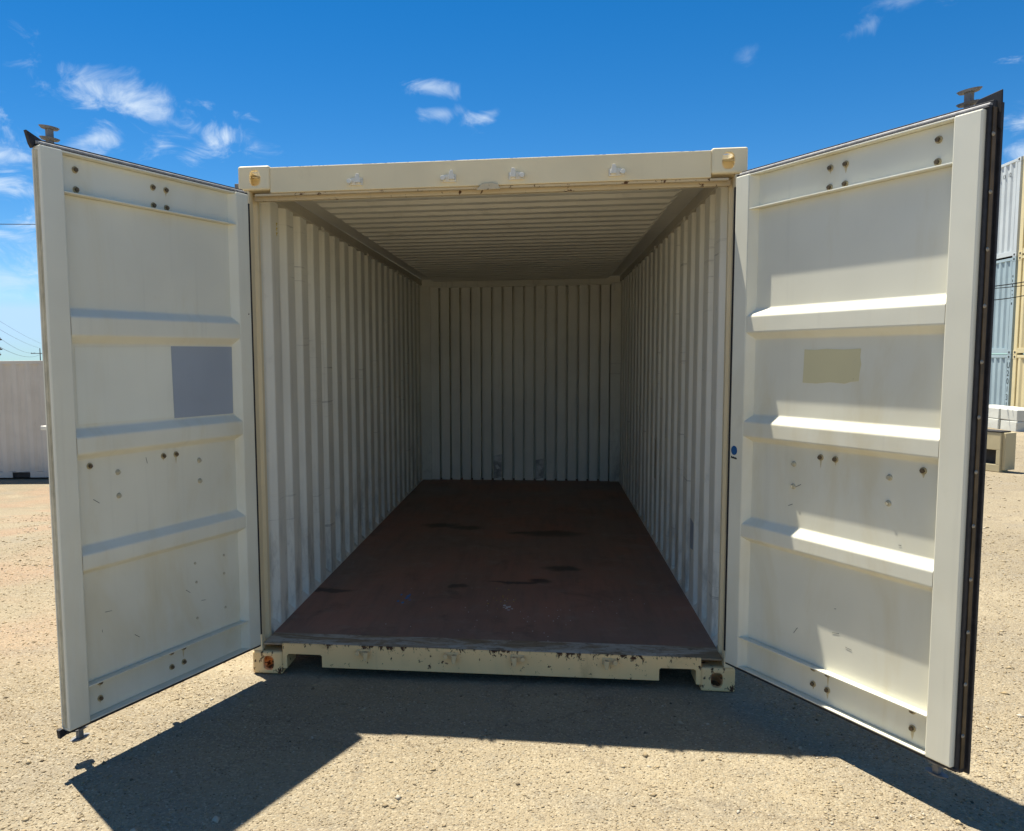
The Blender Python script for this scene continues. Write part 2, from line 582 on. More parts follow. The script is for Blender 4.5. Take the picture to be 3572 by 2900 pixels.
# ------------------------------------------------------------------ ground
def axis_steps():
    a = [0.0]
    s = 0.16
    while a[-1] < 2600:
        a.append(a[-1] + s)
        if a[-1] > 14:
            s *= 1.22
    a = np.array(a)
    return np.concatenate([-a[:0:-1], a])


ax = axis_steps()
GX, GY = np.meshgrid(ax, ax + 4.0)
und = 0.004 * np.sin(GX * 2.3 + 1.1 * np.sin(GY * 1.7)) * np.sin(GY * 2.9 + 0.6) - 0.004
GZ = gh(GX, GY) + und * (np.hypot(GX, GY) < 40)
n = len(ax)
gv = np.stack([GX, GY, GZ], -1).reshape(-1, 3)
idx = np.arange(n * n).reshape(n, n)
gf = np.stack([idx[:-1, :-1], idx[:-1, 1:], idx[1:, 1:], idx[1:, :-1]], -1).reshape(-1, 4)
me = bpy.data.meshes.new('ground')
me.from_pydata(gv.tolist(), [], gf.tolist())
me.materials.append(MATS['gravel_ground'])
me.shade_smooth()
ground = bpy.data.objects.new('ground', me)
C.objects.link(ground)
kind(ground, 'structure')


def gravel():
    octa = np.array([(1, 0, 0), (-1, 0, 0), (0, 1, 0), (0, -1, 0), (0, 0, 1), (0, 0, -.6)], float)
    tri = np.array([(0, 2, 4), (2, 1, 4), (1, 3, 4), (3, 0, 4), (2, 0, 5), (1, 2, 5), (3, 1, 5), (0, 3, 5)])
    pts = []
    for (x0, x1, y0, y1, cnt, lo, hi) in ((-2.4, 2.6, -2.9, -0.1, 60000, .0016, .0055), (-4.5, -1.3, -2.0, 4.0, 22000, .0026, .0085),
                                          (1.3, 4.6, -2.0, 4.0, 22000, .0026, .0085), (-7, -2, 2, 12, 4500, .006, .018),
                                          (2, 9, 1, 16, 5000, .006, .018), (-2.6, 2.8, -2.9, -0.1, 420, .006, .015), (-3.6, 3.6, -2.9, 1.5, 90, .011, .021), (-2.6, 2.8, -2.9, -0.1, 5000, .004, .008)):
        p = np.empty((cnt, 3))
        p[:, 0] = rng.uniform(x0, x1, cnt)
        p[:, 1] = rng.uniform(y0, y1, cnt)
        p[:, 2] = lo + (hi - lo) * rng.power(0.45, cnt)
        pts.append(p)
    p = np.concatenate(pts)
    p = p[~((np.abs(p[:, 0]) < 1.3) & (p[:, 1] > -.02))]
    N = len(p)
    a = rng.uniform(0, 6.283, N)
    sc = np.stack([p[:, 2] * rng.uniform(.7, 1.6, N), p[:, 2] * rng.uniform(.6, 1.1, N), p[:, 2] * rng.uniform(.4, .9, N)], -1)
    v = octa[None] * sc[:, None, :] * rng.uniform(.7, 1.25, (N, 6, 1))
    ca, sa = np.cos(a)[:, None], np.sin(a)[:, None]
    x = v[..., 0] * ca - v[..., 1] * sa
    y = v[..., 0] * sa + v[..., 1] * ca
    zz = gh(p[:, 0], p[:, 1]) + 0.004 * np.sin(p[:, 0] * 2.3 + 1.1 * np.sin(p[:, 1] * 1.7)) * np.sin(p[:, 1] * 2.9 + 0.6) - 0.004
    V = np.stack([x + p[:, :1], y + p[:, 1:2], v[..., 2] + (zz + sc[:, 2] * .12)[:, None]], -1).reshape(-1, 3)
    F = (tri[None] + (np.arange(N) * 6)[:, None, None]).reshape(-1, 3)
    me = bpy.data.meshes.new('gravel')
    me.vertices.add(len(V))
    me.vertices.foreach_set('co', V.ravel())
    me.loops.add(F.size)
    me.loops.foreach_set('vertex_index', F.ravel().astype(np.int32))
    me.polygons.add(len(F))
    me.polygons.foreach_set('loop_start', np.arange(0, F.size, 3, dtype=np.int32))
    me.polygons.foreach_set('loop_total', np.full(len(F), 3, dtype=np.int32))
    me.update()
    me.validate()
    me.materials.append(MATS['pebble_stone'])
    o = bpy.data.objects.new('gravel', me)
    C.objects.link(o)
    kind(o, 'stuff')
    tag(o, 'loose gravel and small stones scattered over the tan yard', 'gravel')


gravel()

# ------------------------------------------------------------------ the open container
HW, HT, LEN = 1.219, 2.591, 6.058
box_c = empty('shipping_container', (0, 0, 0))
tag(box_c, 'open cream shipping container with both doors swung wide, dark reddish floor inside', 'container')


def oval(cx, cy, rx, ry, n=20, sq=2.6):
    out = []
    for i in range(n):
        a = 2 * math.pi * i / n
        c, s = math.cos(a), math.sin(a)
        out.append((cx + rx * math.copysign(abs(c) ** (2 / sq), c), cy + ry * math.copysign(abs(s) ** (2 / sq), s)))
    return out


def casting_mesh(sx, sz, side_hole=True):
    """hollow corner casting, local origin at its outer bottom front corner block centre; sx = outer x side, sz = outer z side"""
    w, d, h = 0.162, 0.178, 0.118
    bm_out = MB().box(-w / 2, w / 2, 0, d, 0, h)
    t = 0.022
    cut = [MB().box(-w / 2 + t, w / 2 - t, t, d - t, t, h - t)]
    cut.append(MB().prism(oval(-sx * 0.006, 0.058, 0.029, 0.039), 1, -0.01, t + 0.01))
    cut.append(MB().prism(oval(0, d / 2, 0.03, 0.056), 2, *((h - t - .01, h + .01) if sz > 0 else (-.01, t + .01))))
    cut.append(MB().prism(oval(d / 2, h / 2, 0.038, 0.03), 0, *((w / 2 - t - .01, w / 2 + .01) if sx > 0 else (-w / 2 - .01, -w / 2 + t + .01))))
    o = obj('casting_block', bm_out, None, None, 0.011, 3)
    tmp = []
    for cmb in cut:
        k = obj('cutter', cmb, None)
        tmp.append(k)
        md = o.modifiers.new('cut', 'BOOLEAN')
        md.operation = 'DIFFERENCE'
        md.solver = 'EXACT'
        md.object = k
    me = bpy.data.meshes.new_from_object(o.evaluated_get(bpy.context.evaluated_depsgraph_get()))
    me.name = 'corner_casting'
    for q in tmp + [o]:
        bpy.data.objects.remove(q)
    return me


for sx in (-1, 1):
    for (z0, sz, mat) in ((0.0, -1, 'low_casting_paint'), (HT - 0.118, 1, 'top_casting_paint')):
        me = casting_mesh(sx, sz)
        me.materials.append(MATS[mat])
        c1 = obj('corner_casting', me, None, box_c)
        c1.location = (sx * (HW - 0.081), -0.004, z0)
        c2 = obj('corner_casting', me, None, box_c)
        c2.location = (sx * (HW - 0.081), LEN + 0.004, z0)
        c2.rotation_euler = (0, 0, math.pi)
        if True:                       # the far pair is turned round, so it takes the other side's mesh
            c2.scale = (-1, 1, 1)

# header beam with its lower lip
hb = obj('header', MB().box(-1.0575, 1.0575, 0.004, 0.10, 2.458, 2.582), 'header_paint', box_c, 0.004)
obj('door_stop', MB().box(-1.16, 1.16, 0.062, 0.098, 2.4305, 2.4575), 'lip_paint', hb, 0.003)
obj('soffit_lip', MB().box(-1.14, 1.14, 0.016, 0.046, 2.4465, 2.4575), 'lip_paint', hb, 0.002)
obj('name_plate', MB().prism([(-0.035, 2.436), (0.082, 2.439), (0.070, 2.462), (0.045, 2.470), (-0.005, 2.468)], 1, -0.004, 0.003), 'lip_paint', hb, 0.002)

# corner posts at the door end: outer channel, groove, inner channel
for sx in (-1, 1):
    pm = MB()
    pm.prism([(sx * 1.2175, 0.006), (sx * 1.166, 0.006), (sx * 1.166, 0.058), (sx * 1.180, 0.062), (sx * 1.180, 0.098),
              (sx * 1.160, 0.102), (sx * 1.160, 0.138), (sx * 1.192, 0.145), (sx * 1.192, 0.19), (sx * 1.2175, 0.19)], 2, 0.119, HT - 0.119)
    obj('corner_post', pm, 'frame_paint', box_c, 0.003)
    obj('corner_post', MB().box(sx * 1.2175, sx * 1.058, 5.80, 6.03, 0.119, HT - 0.119), 'wall_paint', box_c, 0.003)
    # narrow steel ends of the post blocks seen from inside at the far wall
    obj('post_collar', MB().box(sx * 1.168, sx * 1.062, 5.785, 5.799, 2.385, 2.47), 'wall_paint', box_c, 0.002)

# sill with the two lifting notches
poly = [(-1.0575, 0.164), (1.0575, 0.164), (1.0575, 0.03), (1.034, 0.03), (1.034, 0.098), (1.026, 0.106), (0.866, 0.106), (0.858, 0.098), (0.858, 0.042),
        (-0.848, 0.042), (-0.848, 0.100), (-0.856, 0.108), (-1.024, 0.108), (-1.034, 0.100), (-1.034, 0.03), (-1.0575, 0.03)]
sill = obj('sill', MB().prism(poly, 1, 0.003, 0.014), 'sill_paint', box_c, 0.002)
obj('sill_back', MB().box(-0.846, 0.856, 0.016, 0.10, 0.045, 0.05), 'dark_steel_and_shade', sill)
obj('threshold', MB().prism([(0.0145, 0.150), (0.0145, 0.160), (0.05, 0.1635), (0.186, 0.158), (0.186, 0.150)], 0, -1.160, 1.160), 'threshold_steel', box_c, 0.002)
for sx in (-1, 1):
    obj('pocket_wall', MB().box(sx * 1.0365, sx * 1.0555, 0.0145, 0.16, 0.03, 0.149), 'sill_paint', sill)
    obj('pocket_wall', MB().box(sx * 0.846, sx * 0.838, 0.0145, 0.16, 0.051, 0.149), 'dark_steel_and_shade', sill)
obj('base_beam', MB().box(-1.05, 1.05, 0.20, 0.24, 0.03, 0.149), 'dark_steel_and_shade', box_c)

# cam keepers
def keeper_mesh(flip, mirror):
    k = MB()
    s = -1 if mirror else 1
    v = -1 if flip else 1
    k.prism([(s * -.036, v * -.018), (s * .036, v * -.020), (s * .036, v * .013), (s * .012, v * .019), (s * -.030, v * .012)], 1, -0.0035, 0.003)
    k.cyl((s * -.027, -.003, v * -.004), (s * -.027, -.030, v * -.004), .0115, 12)
    k.prism([(s * .002, v * -.012), (s * .030, v * -.012), (s * .022, v * .030), (s * .008, v * .030)], 1, -0.032, -0.024)
    k.box(s * .003, s * .009, -.026, -.003, v * -.012, v * .024)
    k.box(s * .023, s * .029, -.026, -.003, v * -.012, v * .010)
    return k.mesh('cam_keeper')


for x, mir in ((-.624, False), (-.166, False), (.158, True), (.626, True)):
    me = keeper_mesh(False, mir)
    me.materials.append(MATS['keeper_paint'])
    o = obj('cam_keeper', me, None, hb, 0.0015)
    o.location = (x, 0.0, 2.499)
for x, mir in ((-.626, False), (-.172, False), (.162, True), (.616, True)):
    me = keeper_mesh(True, mir)
    me.materials.append(MATS['sill_keeper_paint'])
    o = obj('cam_keeper', me, None, sill, 0.0015)
    o.location = (x, -0.001, 0.130)


# corrugated sheets
def sheet(profile, axis, lo, hi, mid=None):
    """open profile [(t, depth)] swept along z (axis 2): returns MB"""
    k = MB()
    n = len(profile)
    k.add([(d, t, lo) for t, d in profile] + [(d, t, hi) for t, d in profile],
          [(i, i + 1, i + 1 + n, i + n) for i in range(n - 1)])
    return k


def corr(t0, count, pitch, flat_in, slope, d_in, d_out, start='out'):
    """trapezoid profile: outer flat, slope, inner flat, slope ..."""
    flat_out = pitch - flat_in - 2 * slope
    p, t = [], t0
    for i in range(count):
        p += [(t, d_out), (t + flat_out, d_out), (t + flat_out + slope, d_in), (t + flat_out + slope + flat_in, d_in)]
        t += pitch
    p += [(t, d_out), (t + flat_out, d_out)]
    return p


for sx in (-1, 1):
    prof = [(0.185, 1.193)] + corr(0.212, 20, 0.2755, 0.138, 0.026, 1.166, 1.206)
    prof = [(t, sx * d) for t, d in prof] + [(5.82, sx * 1.206)]
    w = sheet(prof, 2, 0.135, 2.515)
    obj('side_wall', w, 'wall_paint', box_c, 0.007, 2, 20)
    obj('top_rail', MB().box(sx * 1.2165, sx * 1.157, 0.19, 5.804, 2.487, 2.553), 'rail_paint', box_c, 0.004)
    obj('bottom_rail', MB().box(sx * 1.2165, sx * 1.2075, 0.19, 5.86, 0.048, 0.155), 'frame_paint', box_c, 0.003)
    for y in (1.35, 2.75, 4.15):
        r = MB()
        pts = [(sx * 1.156, y + 0.022 * math.cos(a), 2.49 - 0.022 * math.sin(a)) for a in np.linspace(-.3, math.pi + .3, 9)]
        r.tube(pts, 0.005, 6)
        obj('lashing_ring', r, 'keeper_paint', box_c)

# end wall
pf = []
x = -0.322 - 6 * 0.1255
k = 0
while x < 1.05:
    # grooves added extra deep between flats, to shade each fold to a dark line
    d = 5.838 if k % 2 else 5.826
    pf += [(x + 0.012, 5.97), (x + 0.014, d), (x + 0.1115, d), (x + 0.1135, 5.97)]
    x += 0.1255
    k += 1
pf = [(-1.205, 5.97)] + pf + [(1.205, 5.97)]
ew = MB()
nn = len(pf)
ew.add([(t, d, 0.135) for t, d in pf] + [(t, d, 2.50) for t, d in pf], [(i, i + 1, i + 1 + nn, i + nn) for i in range(nn - 1)])
ew_o = obj('end_wall', ew, 'end_wall_paint', box_c)
obj('end_header', MB().box(-1.057, 1.057, 5.80, 5.90, 2.455, 2.4725).box(-1.2, 1.2, 5.805, 5.985, 2.473, 2.556), 'wall_paint', box_c, 0.004)
for cx, z0, z1, w in ((-.259, .17, .47, .1), (.243, .165, .42, .1)):
    p = MB()
    p.prism([(cx - w / 2 + .004, z0), (cx + w / 2 - .006, z0 + .02), (cx + w / 2, z1), (cx - w / 2, z1 - .02)], 1, 5.8225, 5.8255)
    o = obj('scuffed_patch', p, 'bare_metal', ew_o)
    q = MB().prism([(cx - .03, z0 + .16), (cx - .012, z0 + .115), (cx + .028, z0 + .13), (cx + .012, z0 + .15), (cx - .006, z0 + .175)], 1, 5.8205, 5.8223)
    obj('pale_scrape', q, 'chalk_white', o)

# roof: shallow cross corrugations that stop short of the rails
rf = MB()
ys, amp = [], []
y = 0.105
while y < 5.84:
    for dy, a in ((0.0, 0.0), (0.092, 0.0), (0.108, 1.0), (0.180, 1.0), (0.196, 0.0)):
        if dy < 0.19:
            ys.append(y + dy)
            amp.append(a)
    y += 0.196
xs = [(-1.19, 0), (-1.06, 0), (-1.01, 1), (1.01, 1), (1.06, 0), (1.19, 0)]
vs = []
for yy, a in zip(ys, amp):
    for xx, b in xs:
        vs.append((xx, yy, 2.5605 - 0.036 * a * b))
m = len(xs)
rf.add(vs, [(i * m + j, i * m + j + 1, (i + 1) * m + j + 1, (i + 1) * m + j) for i in range(len(ys) - 1) for j in range(m - 1)])
obj('roof', rf, 'roof_paint', box_c, 0.003, 2, 12)
obj('floor', MB().box(-1.164, 1.164, 0.1875, 5.99, 0.12, 0.155), 'floor_plywood', box_c, 0.0)

for sx in (-1, 1):
    wb = MB().prism([(sx * 1.1645, .13), (sx * 1.1645, .157), (sx * 1.167, .162), (sx * 1.207, .205), (sx * 1.207, .13)], 1, .195, 5.86)
    obj('wall_foot', wb, 'wall_paint', box_c)

# two re-primed patches on the right-hand wall
for y0, z0, z1, mt in ((.893, .485, .665, 'patch_grey'), (2.5535, .66, .98, 'rail_paint')):
    pp = MB().prism([(y0, z0 + .01), (y0 + .1, z0), (y0 + .1, z1), (y0 + .002, z1 - .012)], 0, 1.1640, 1.1652)
    obj('worn_patch', pp, mt, box_c)

# chalk number on the second rib of the wall, and the paint splashes on the floor
for k, z in enumerate((1.0, 0.0, -1.0)):
    st = MB()
    zz = 2.345 + z * 0.026
    st.box(-1.1650, -1.1638, 0.412, 0.419, zz - .008, zz + .010)
    st.box(-1.1650, -1.1638, 0.419, 0.432, zz + .004, zz + .009)
    obj('chalk_mark', st, 'chalk_yellow', box_c)


def splash(cx, cy, n, sp, mat, seed, ln=0.02):
    r = random.Random(seed)
    k = MB()
    for i in range(n):
        x, y = cx + r.gauss(0, sp), cy + r.gauss(0, sp * 1.5)
        a, b = r.uniform(.002, ln), r.uniform(.004, ln * 1.6)
        k.prism([(x - a, y - b * .6), (x + a * .5, y - b), (x + a, y + b * .3), (x + a * .2, y + b), (x - a * .8, y + b * .5)], 2, 0.1551, 0.1556)
    return kind(obj('paint_splash', k, mat, box_c), 'stuff')


splash(-.545, .905, 10, .035, 'chalk_blue', 3, .013)
splash(.07, .76, 9, .02, 'chalk_white', 4, .012)
splash(.03, .93, 14, .06, 'chalk_yellow', 5, .005)
splash(.25, .55, 26, .13, 'chalk_white', 6, .004)
splash(-.3, .62, 14, .2, 'chalk_white', 8, .004)
splash(.75, .9, 8, .12, 'chalk_white', 9, .004)

# hinge lug standing behind the upper casting
obj('hinge_lug', MB().box(-1.246, -1.226, 0.02, 0.05, 2.39, 2.512), 'galvanised', box_c, 0.002)
obj('hinge_lug', MB().box(1.226, 1.246, 0.02, 0.05, 2.20, 2.30), 'galvanised', box_c, 0.002)


# ------------------------------------------------------------------ doors
bolt_me = MB().cyl((0, 0, 0), (0, -.003, 0), .0135, 12).cyl((0, -.003, 0), (0, -.012, 0), .0082, 6).mesh('bolt')
bolt_me.materials.append(MATS['bolt_stain'])
bolt_me.materials.append(MATS['bolt_rusty'])
for p_ in bolt_me.polygons:
    if max(-bolt_me.vertices[i].co.y for i in p_.vertices) > .0035:
        p_.material_index = 1
bolt_pale = MB().cyl((0, 0, 0), (0, -.006, 0), .0125, 12, .010).cyl((0, -.006, 0), (0, -.012, 0), .007, 6).mesh('bolt')
bolt_pale.materials.append(MATS['bolt_painted'])
dot_me = MB().cyl((0, 0, 0), (0, -.003, 0), .0065, 8).mesh('bolt')
dot_me.materials.append(MATS['bolt_painted'])
rivet_me = MB().cyl((0, 0, 0), (.005, 0, 0), .008, 8, .004).mesh('rivet')
rivet_me.materials.append(MATS['rivet_metal'])
rivet_me_l = MB().cyl((0, 0, 0), (-.005, 0, 0), .008, 8, .004).mesh('rivet')
rivet_me_l.materials.append(MATS['rivet_metal'])

ZB, ZT = 0.182, 2.438
PD = 0.036            # depth of the pressed panel behind the frame face


def make_door(sg, origin, ang, right):
    """local frame: x = sg*s (s from the hinge edge), y = depth away from the inner face, z up"""
    X = lambda s: sg * s
    fr = MB()
    fr.box(X(0), X(.083), 0, .052, ZB, ZT)
    door = obj('door', fr, 'door_stile_paint', box_c, 0.005)
    door.location = (origin[0], origin[1], 0)
    door.rotation_euler = (0, 0, ang)
    obj('stile', MB().box(X(1.020), X(1.118), 0, .056 if right else .044, ZB, ZT), 'door_stile_paint', door, 0.005)
    for (za, zb) in ((2.281, ZT - .002), (ZB + .002, .333)):
        rl = MB()
        rl.box(X(.084), X(1.019), 0.002, .050, zb - .006, zb)
        rl.box(X(.084), X(1.019), 0.002, .050, za, za + .006)
        rl.box(X(.084), X(1.019), PD, .050, za + .007, zb - .007)
        obj('rail', rl, 'door_paint', door, 0.0015)
    # pressed panel with three ribs
    pz = [(.334, PD), (.784, PD), (.806, .0015), (.866, .0015), (.898, PD), (1.247, PD), (1.271, .0015), (1.337, .0015), (1.370, PD),
          (1.708, PD), (1.738, .0015), (1.811, .0015), (1.844, PD), (2.280, PD)]
    pn = MB()
    q = len(pz)
    pn.add([(X(.0845), d, z) for z, d in pz] + [(X(1.0195), d, z) for z, d in pz], [(i, i + 1, i + 1 + q, i + q) for i in range(q - 1)])
    panel = obj('panel', pn, 'door_paint', door, 0.006, 3, 15)
    bev = MB()
    bev.prism([(X(.0835), .001), (X(.108), PD), (X(.0835), PD)], 2, ZB + .008, ZT - .009)
    obj('panel_edge', bev, 'door_paint', door, 0.001)
    # bolts that hold the lock rods and hinges
    pts = [(s, z) for s in (.505, .578) for z in (2.380, 2.304, 1.215, .318, .250)]
    pts += [(.962, 2.382), (.962, 2.306), (.960, 1.216), (.960, .316), (.962, .248)]
    for s, z in pts:
        b = obj('bolt', bolt_me, None, door)
        b.location = (X(s - .018), PD - .0005, z)
    rr = random.Random(31 if right else 32)
    for s, z in pts:
        if rr.random() < .7:
            ln, w = rr.uniform(.02, .055), rr.uniform(.004, .009)
            x = s - .018
            if (z - ln > .345 or z < .33) and z - ln > .2:
                obj('rust_run', MB().prism([(X(x - w), z), (X(x + w), z), (X(x + w * .5), z - ln * .7), (X(x), z - ln), (X(x - w * .6), z - ln * .6)], 1, PD - .0004, PD - .0001), 'rust_run_tone', door)
    for s, z in ((.818, 1.174), (.818, 1.075), (.360, 1.172), (.360, 1.075)):
        b = obj('bolt', bolt_pale, None, door)
        b.location = (X(s - .012), PD - .0005, z)
    if not right:
        for s, z in ((.417, .693), (.229, .691), (.412, .602), (.231, .601), (.414, .430), (.229, .432)):
            b = obj('bolt', dot_me, None, door)
            b.location = (X(s - .02), PD - .0005, z)
        p = MB().prism([(X(.492), 1.700), (X(.110), 1.699), (X(.114), 1.376), (X(.487), 1.378)], 1, PD - .0016, PD - .0006)
        obj('grey_patch', p, 'patch_grey', door)
        p = MB().prism([(X(.985), 1.692), (X(.4945), 1.696), (X(.4885), 1.384), (X(.985), 1.388)], 1, PD - .0012, PD - .0006)
        obj('repaint_patch', p, 'repaint', door)
        door['label'] = 'door with a blue grey painted rectangle on its inner panel'
    else:
        p = MB().prism([(X(.386), 1.660), (X(.44), 1.657), (X(.50), 1.661), (X(.58), 1.657), (X(.66), 1.660), (X(.657), 1.628), (X(.663), 1.60), (X(.657), 1.565), (X(.655), 1.534), (X(.62), 1.530), (X(.59), 1.522), (X(.52), 1.526), (X(.45), 1.519), (X(.381), 1.521), (X(.384), 1.59)], 1, PD - .0016, PD - .0006)
        obj('glue_residue', p, 'glue_residue', door)
        door['label'] = 'door with a yellowish rectangle of glue residue and a blue dot sticker'
        st = MB().prism(oval(X(.030), 1.200, .019, .0215, 20, 2.0), 1, -.0016, -.0004)
        sk = obj('round_sticker', st, 'sticker_blue', door)
        r2 = random.Random(2)
        tx = MB()
        s = .012
        while s < .048:
            wv = r2.uniform(.003, .006)
            hz = r2.uniform(.006, .010)
            tx.box(X(s), X(s + wv), -.0016, -.0004, 1.163 - .1 * (s - .012), 1.163 - .1 * (s - .012) + hz)
            s += wv + .0012
        obj('small_print', tx, 'ink_black', sk)
    # scratches
    r3 = random.Random(21 if right else 22)
    for i in range(7):
        s, z, ln, a = r3.uniform(.2, .95), r3.uniform(.4, 1.25), r3.uniform(.01, .035), r3.uniform(-.6, 1.5)
        if .78 < z < .91:
            continue
        dx, dz = ln * math.cos(a), ln * math.sin(a)
        t = .0012
        p = MB().prism([(X(s), z), (X(s + dx), z + dz), (X(s + dx - t), z + dz + t * 1.3), (X(s - t), z + t)], 1, PD - .0012, PD - .0006)
        obj('scratch', p, 'ink_black', door)
    # rubber gasket round the leaf
    gk = MB()
    ge = 1.13 if right else 1.119
    gk.box(X(-.004), X(ge), .014, .020, ZT + .001, ZT + .006)
    gk.box(X(-.004), X(ge), .012, .024, ZB - .013, ZB - .001)
    gk.box(X(-.010), X(-.001), .012, .056, ZB - .013, ZT + .012)
    gk.box(X(-.062), X(-.0105), .047, .055, ZB + .03, ZT - .03)
    gk.box(X(-.004), X(ge), .036, .056, ZT + .001, ZT + .028)
    gk.box(X(-.004), X(ge), .034, .056, ZB - .020, ZB - .001)
    gas = obj('gasket', gk, 'rubber', door, 0.002)
    obj('gasket_strip', MB().cyl((X(.0), .0275, ZT + .012), (X(ge - .003), .0275, ZT + .012), .0078, 10), 'gasket_grey', gas)
    obj('gasket_strip', MB().box(X(.0), X(ge - .003), .0245, .0335, ZB - .015, ZB - .001), 'gasket_grey', gas, 0.001)
    if right:
        g2 = MB()
        g2.box(X(1.119), X(1.128), .018, .070, ZB - .012, ZT + .012)
        g2.box(X(1.119), X(1.139), .066, .077, ZB - .026, ZT + .022)
        g2.prism([(X(1.035), ZT + .022), (X(1.062), ZT + .050), (X(1.140), ZT + .062), (X(1.142), ZT - .01), (X(1.140), ZT - .065), (X(1.120), ZT - .05)], 1, .060, .0658)
        gas2 = obj('end_gasket', g2, 'rubber', door, 0.002)
        obj('retainer', MB().box(X(1.1285), X(1.1325), .034, .052, ZB - .004, ZT + .006), 'retainer_brown', gas2, 0.001)
        for i in range(12):
            rv = obj('rivet', rivet_me, None, gas2)
            rv.location = (X(1.1322), .037, .30 + i * .187)
    else:
        g2 = MB()
        g2.box(X(1.1182), X(1.1196), .013, .036, ZB + .012, ZT - .016)
        gas2 = obj('end_gasket', g2, 'gasket_dusty', door, 0.002)
        obj('retainer', MB().box(X(1.1198), X(1.1212), .019, .029, ZB + .014, ZT - .018), 'gasket_dusty', gas2, 0.001)
        obj('outer_lip', MB().box(X(1.1182), X(1.1206), .0365, .0435, ZB + .010, ZT - .012), 'door_stile_paint', gas2, 0.002)
        for zz, d in ((ZT, 1), (ZB, -1)):
            f = MB()
            if d > 0:
                f.prism([(X(1.08), zz + .022), (X(1.150), zz + .050), (X(1.136), zz + .004), (X(1.126), zz - .012), (X(1.119), zz + .001)], 1, .026, .044)
            else:
                f.prism([(X(1.09), zz - .014), (X(1.142), zz - .026), (X(1.146), zz + .010), (X(1.128), zz + .012), (X(1.119), zz - .001)], 1, .026, .044)
            obj('gasket_corner', f, 'rubber', gas2, 0.002)
    # lock rods, cams and handles on the outer face
    for s in ((1.0, .54)):
        e = .0 if s > .9 else .06
        rod = obj('lock_rod', MB().cyl((X(s), .095, ZB + e), (X(s), .095, ZT - e), .017, 14), 'galvanised', door)
        for z in (2.30, 1.3, .36):
            obj('rod_bracket', MB().box(X(s - .045), X(s + .045), .056, .112, z - .03, z + .03), 'door_stile_paint', rod, 0.004)
        hd = MB().box(X(s + .01), X(s - .34), .118, .130, 1.165, 1.205)
        obj('handle', hd, 'galvanised', rod, 0.003)
        if s > .9:
            for zz, d in ((ZT + .018, 1), (ZB - .014, -1)):
                cm = MB()
                for lo in (0.036, 0.078):
                    cm.add(*lens(X(s + .006), .092, zz + d * lo, .044, .022, .004))
                cm.prism([(X(s + .006) - .011, .082), (X(s + .006) + .011, .082), (X(s + .006) + .011, .102), (X(s + .006) - .011, .102)], 2, zz - d * .02, zz + d * .078)
                obj('cam', cm, 'galvanised', rod)
    if not right:
        obj('handle_catch', MB().box(X(1.045), X(1.088), .075, .125, 1.371, 1.387), 'keeper_paint', door, 0.002)
    # outer skin
    obj('outer_skin', MB().box(X(.084), X(1.019), .0508, .054, ZB + .004, ZT - .004), 'frame_paint', door)
    # hinges on the outer edge
    for z in (.45, 1.05, 1.65, 2.2):
        hg = MB().box(X(-.005), X(.07), .0565, .066, z - .06, z + .06).cyl((X(-.016), .062, z - .065), (X(-.016), .062, z + .065), .013, 10)
        obj('hinge', hg, 'frame_paint', door, 0.002)
    return door


def lens(cx, cy, cz, rx, ry, t, n=32):
    """flat cam plate: pointed oval, thicker in the middle"""
    vs, fs = [], []
    for dz, k in ((-t, .80), (t, 1.0)):
        for i in range(n):
            a = 2 * math.pi * i / n
            vs.append((cx + rx * k * math.cos(a), cy + ry * k * math.sin(a), cz + dz))
    fs.append(tuple(range(n - 1, -1, -1)))
    fs.append(tuple(range(n, 2 * n)))
    fs += [(i, (i + 1) % n, (i + 1) % n + n, i + n) for i in range(n)]
    return vs, fs


TH_L, TH_R = 1.9555, 2.1021
uL = (math.cos(TH_L), -math.sin(TH_L))
uR = (-math.cos(TH_R), -math.sin(TH_R))
make_door(-1, (-1.1415, -0.0778), math.atan2(-uL[1], -uL[0]), False)
make_door(1, (1.1484, -0.0866), math.atan2(uR[1], uR[0]), True)


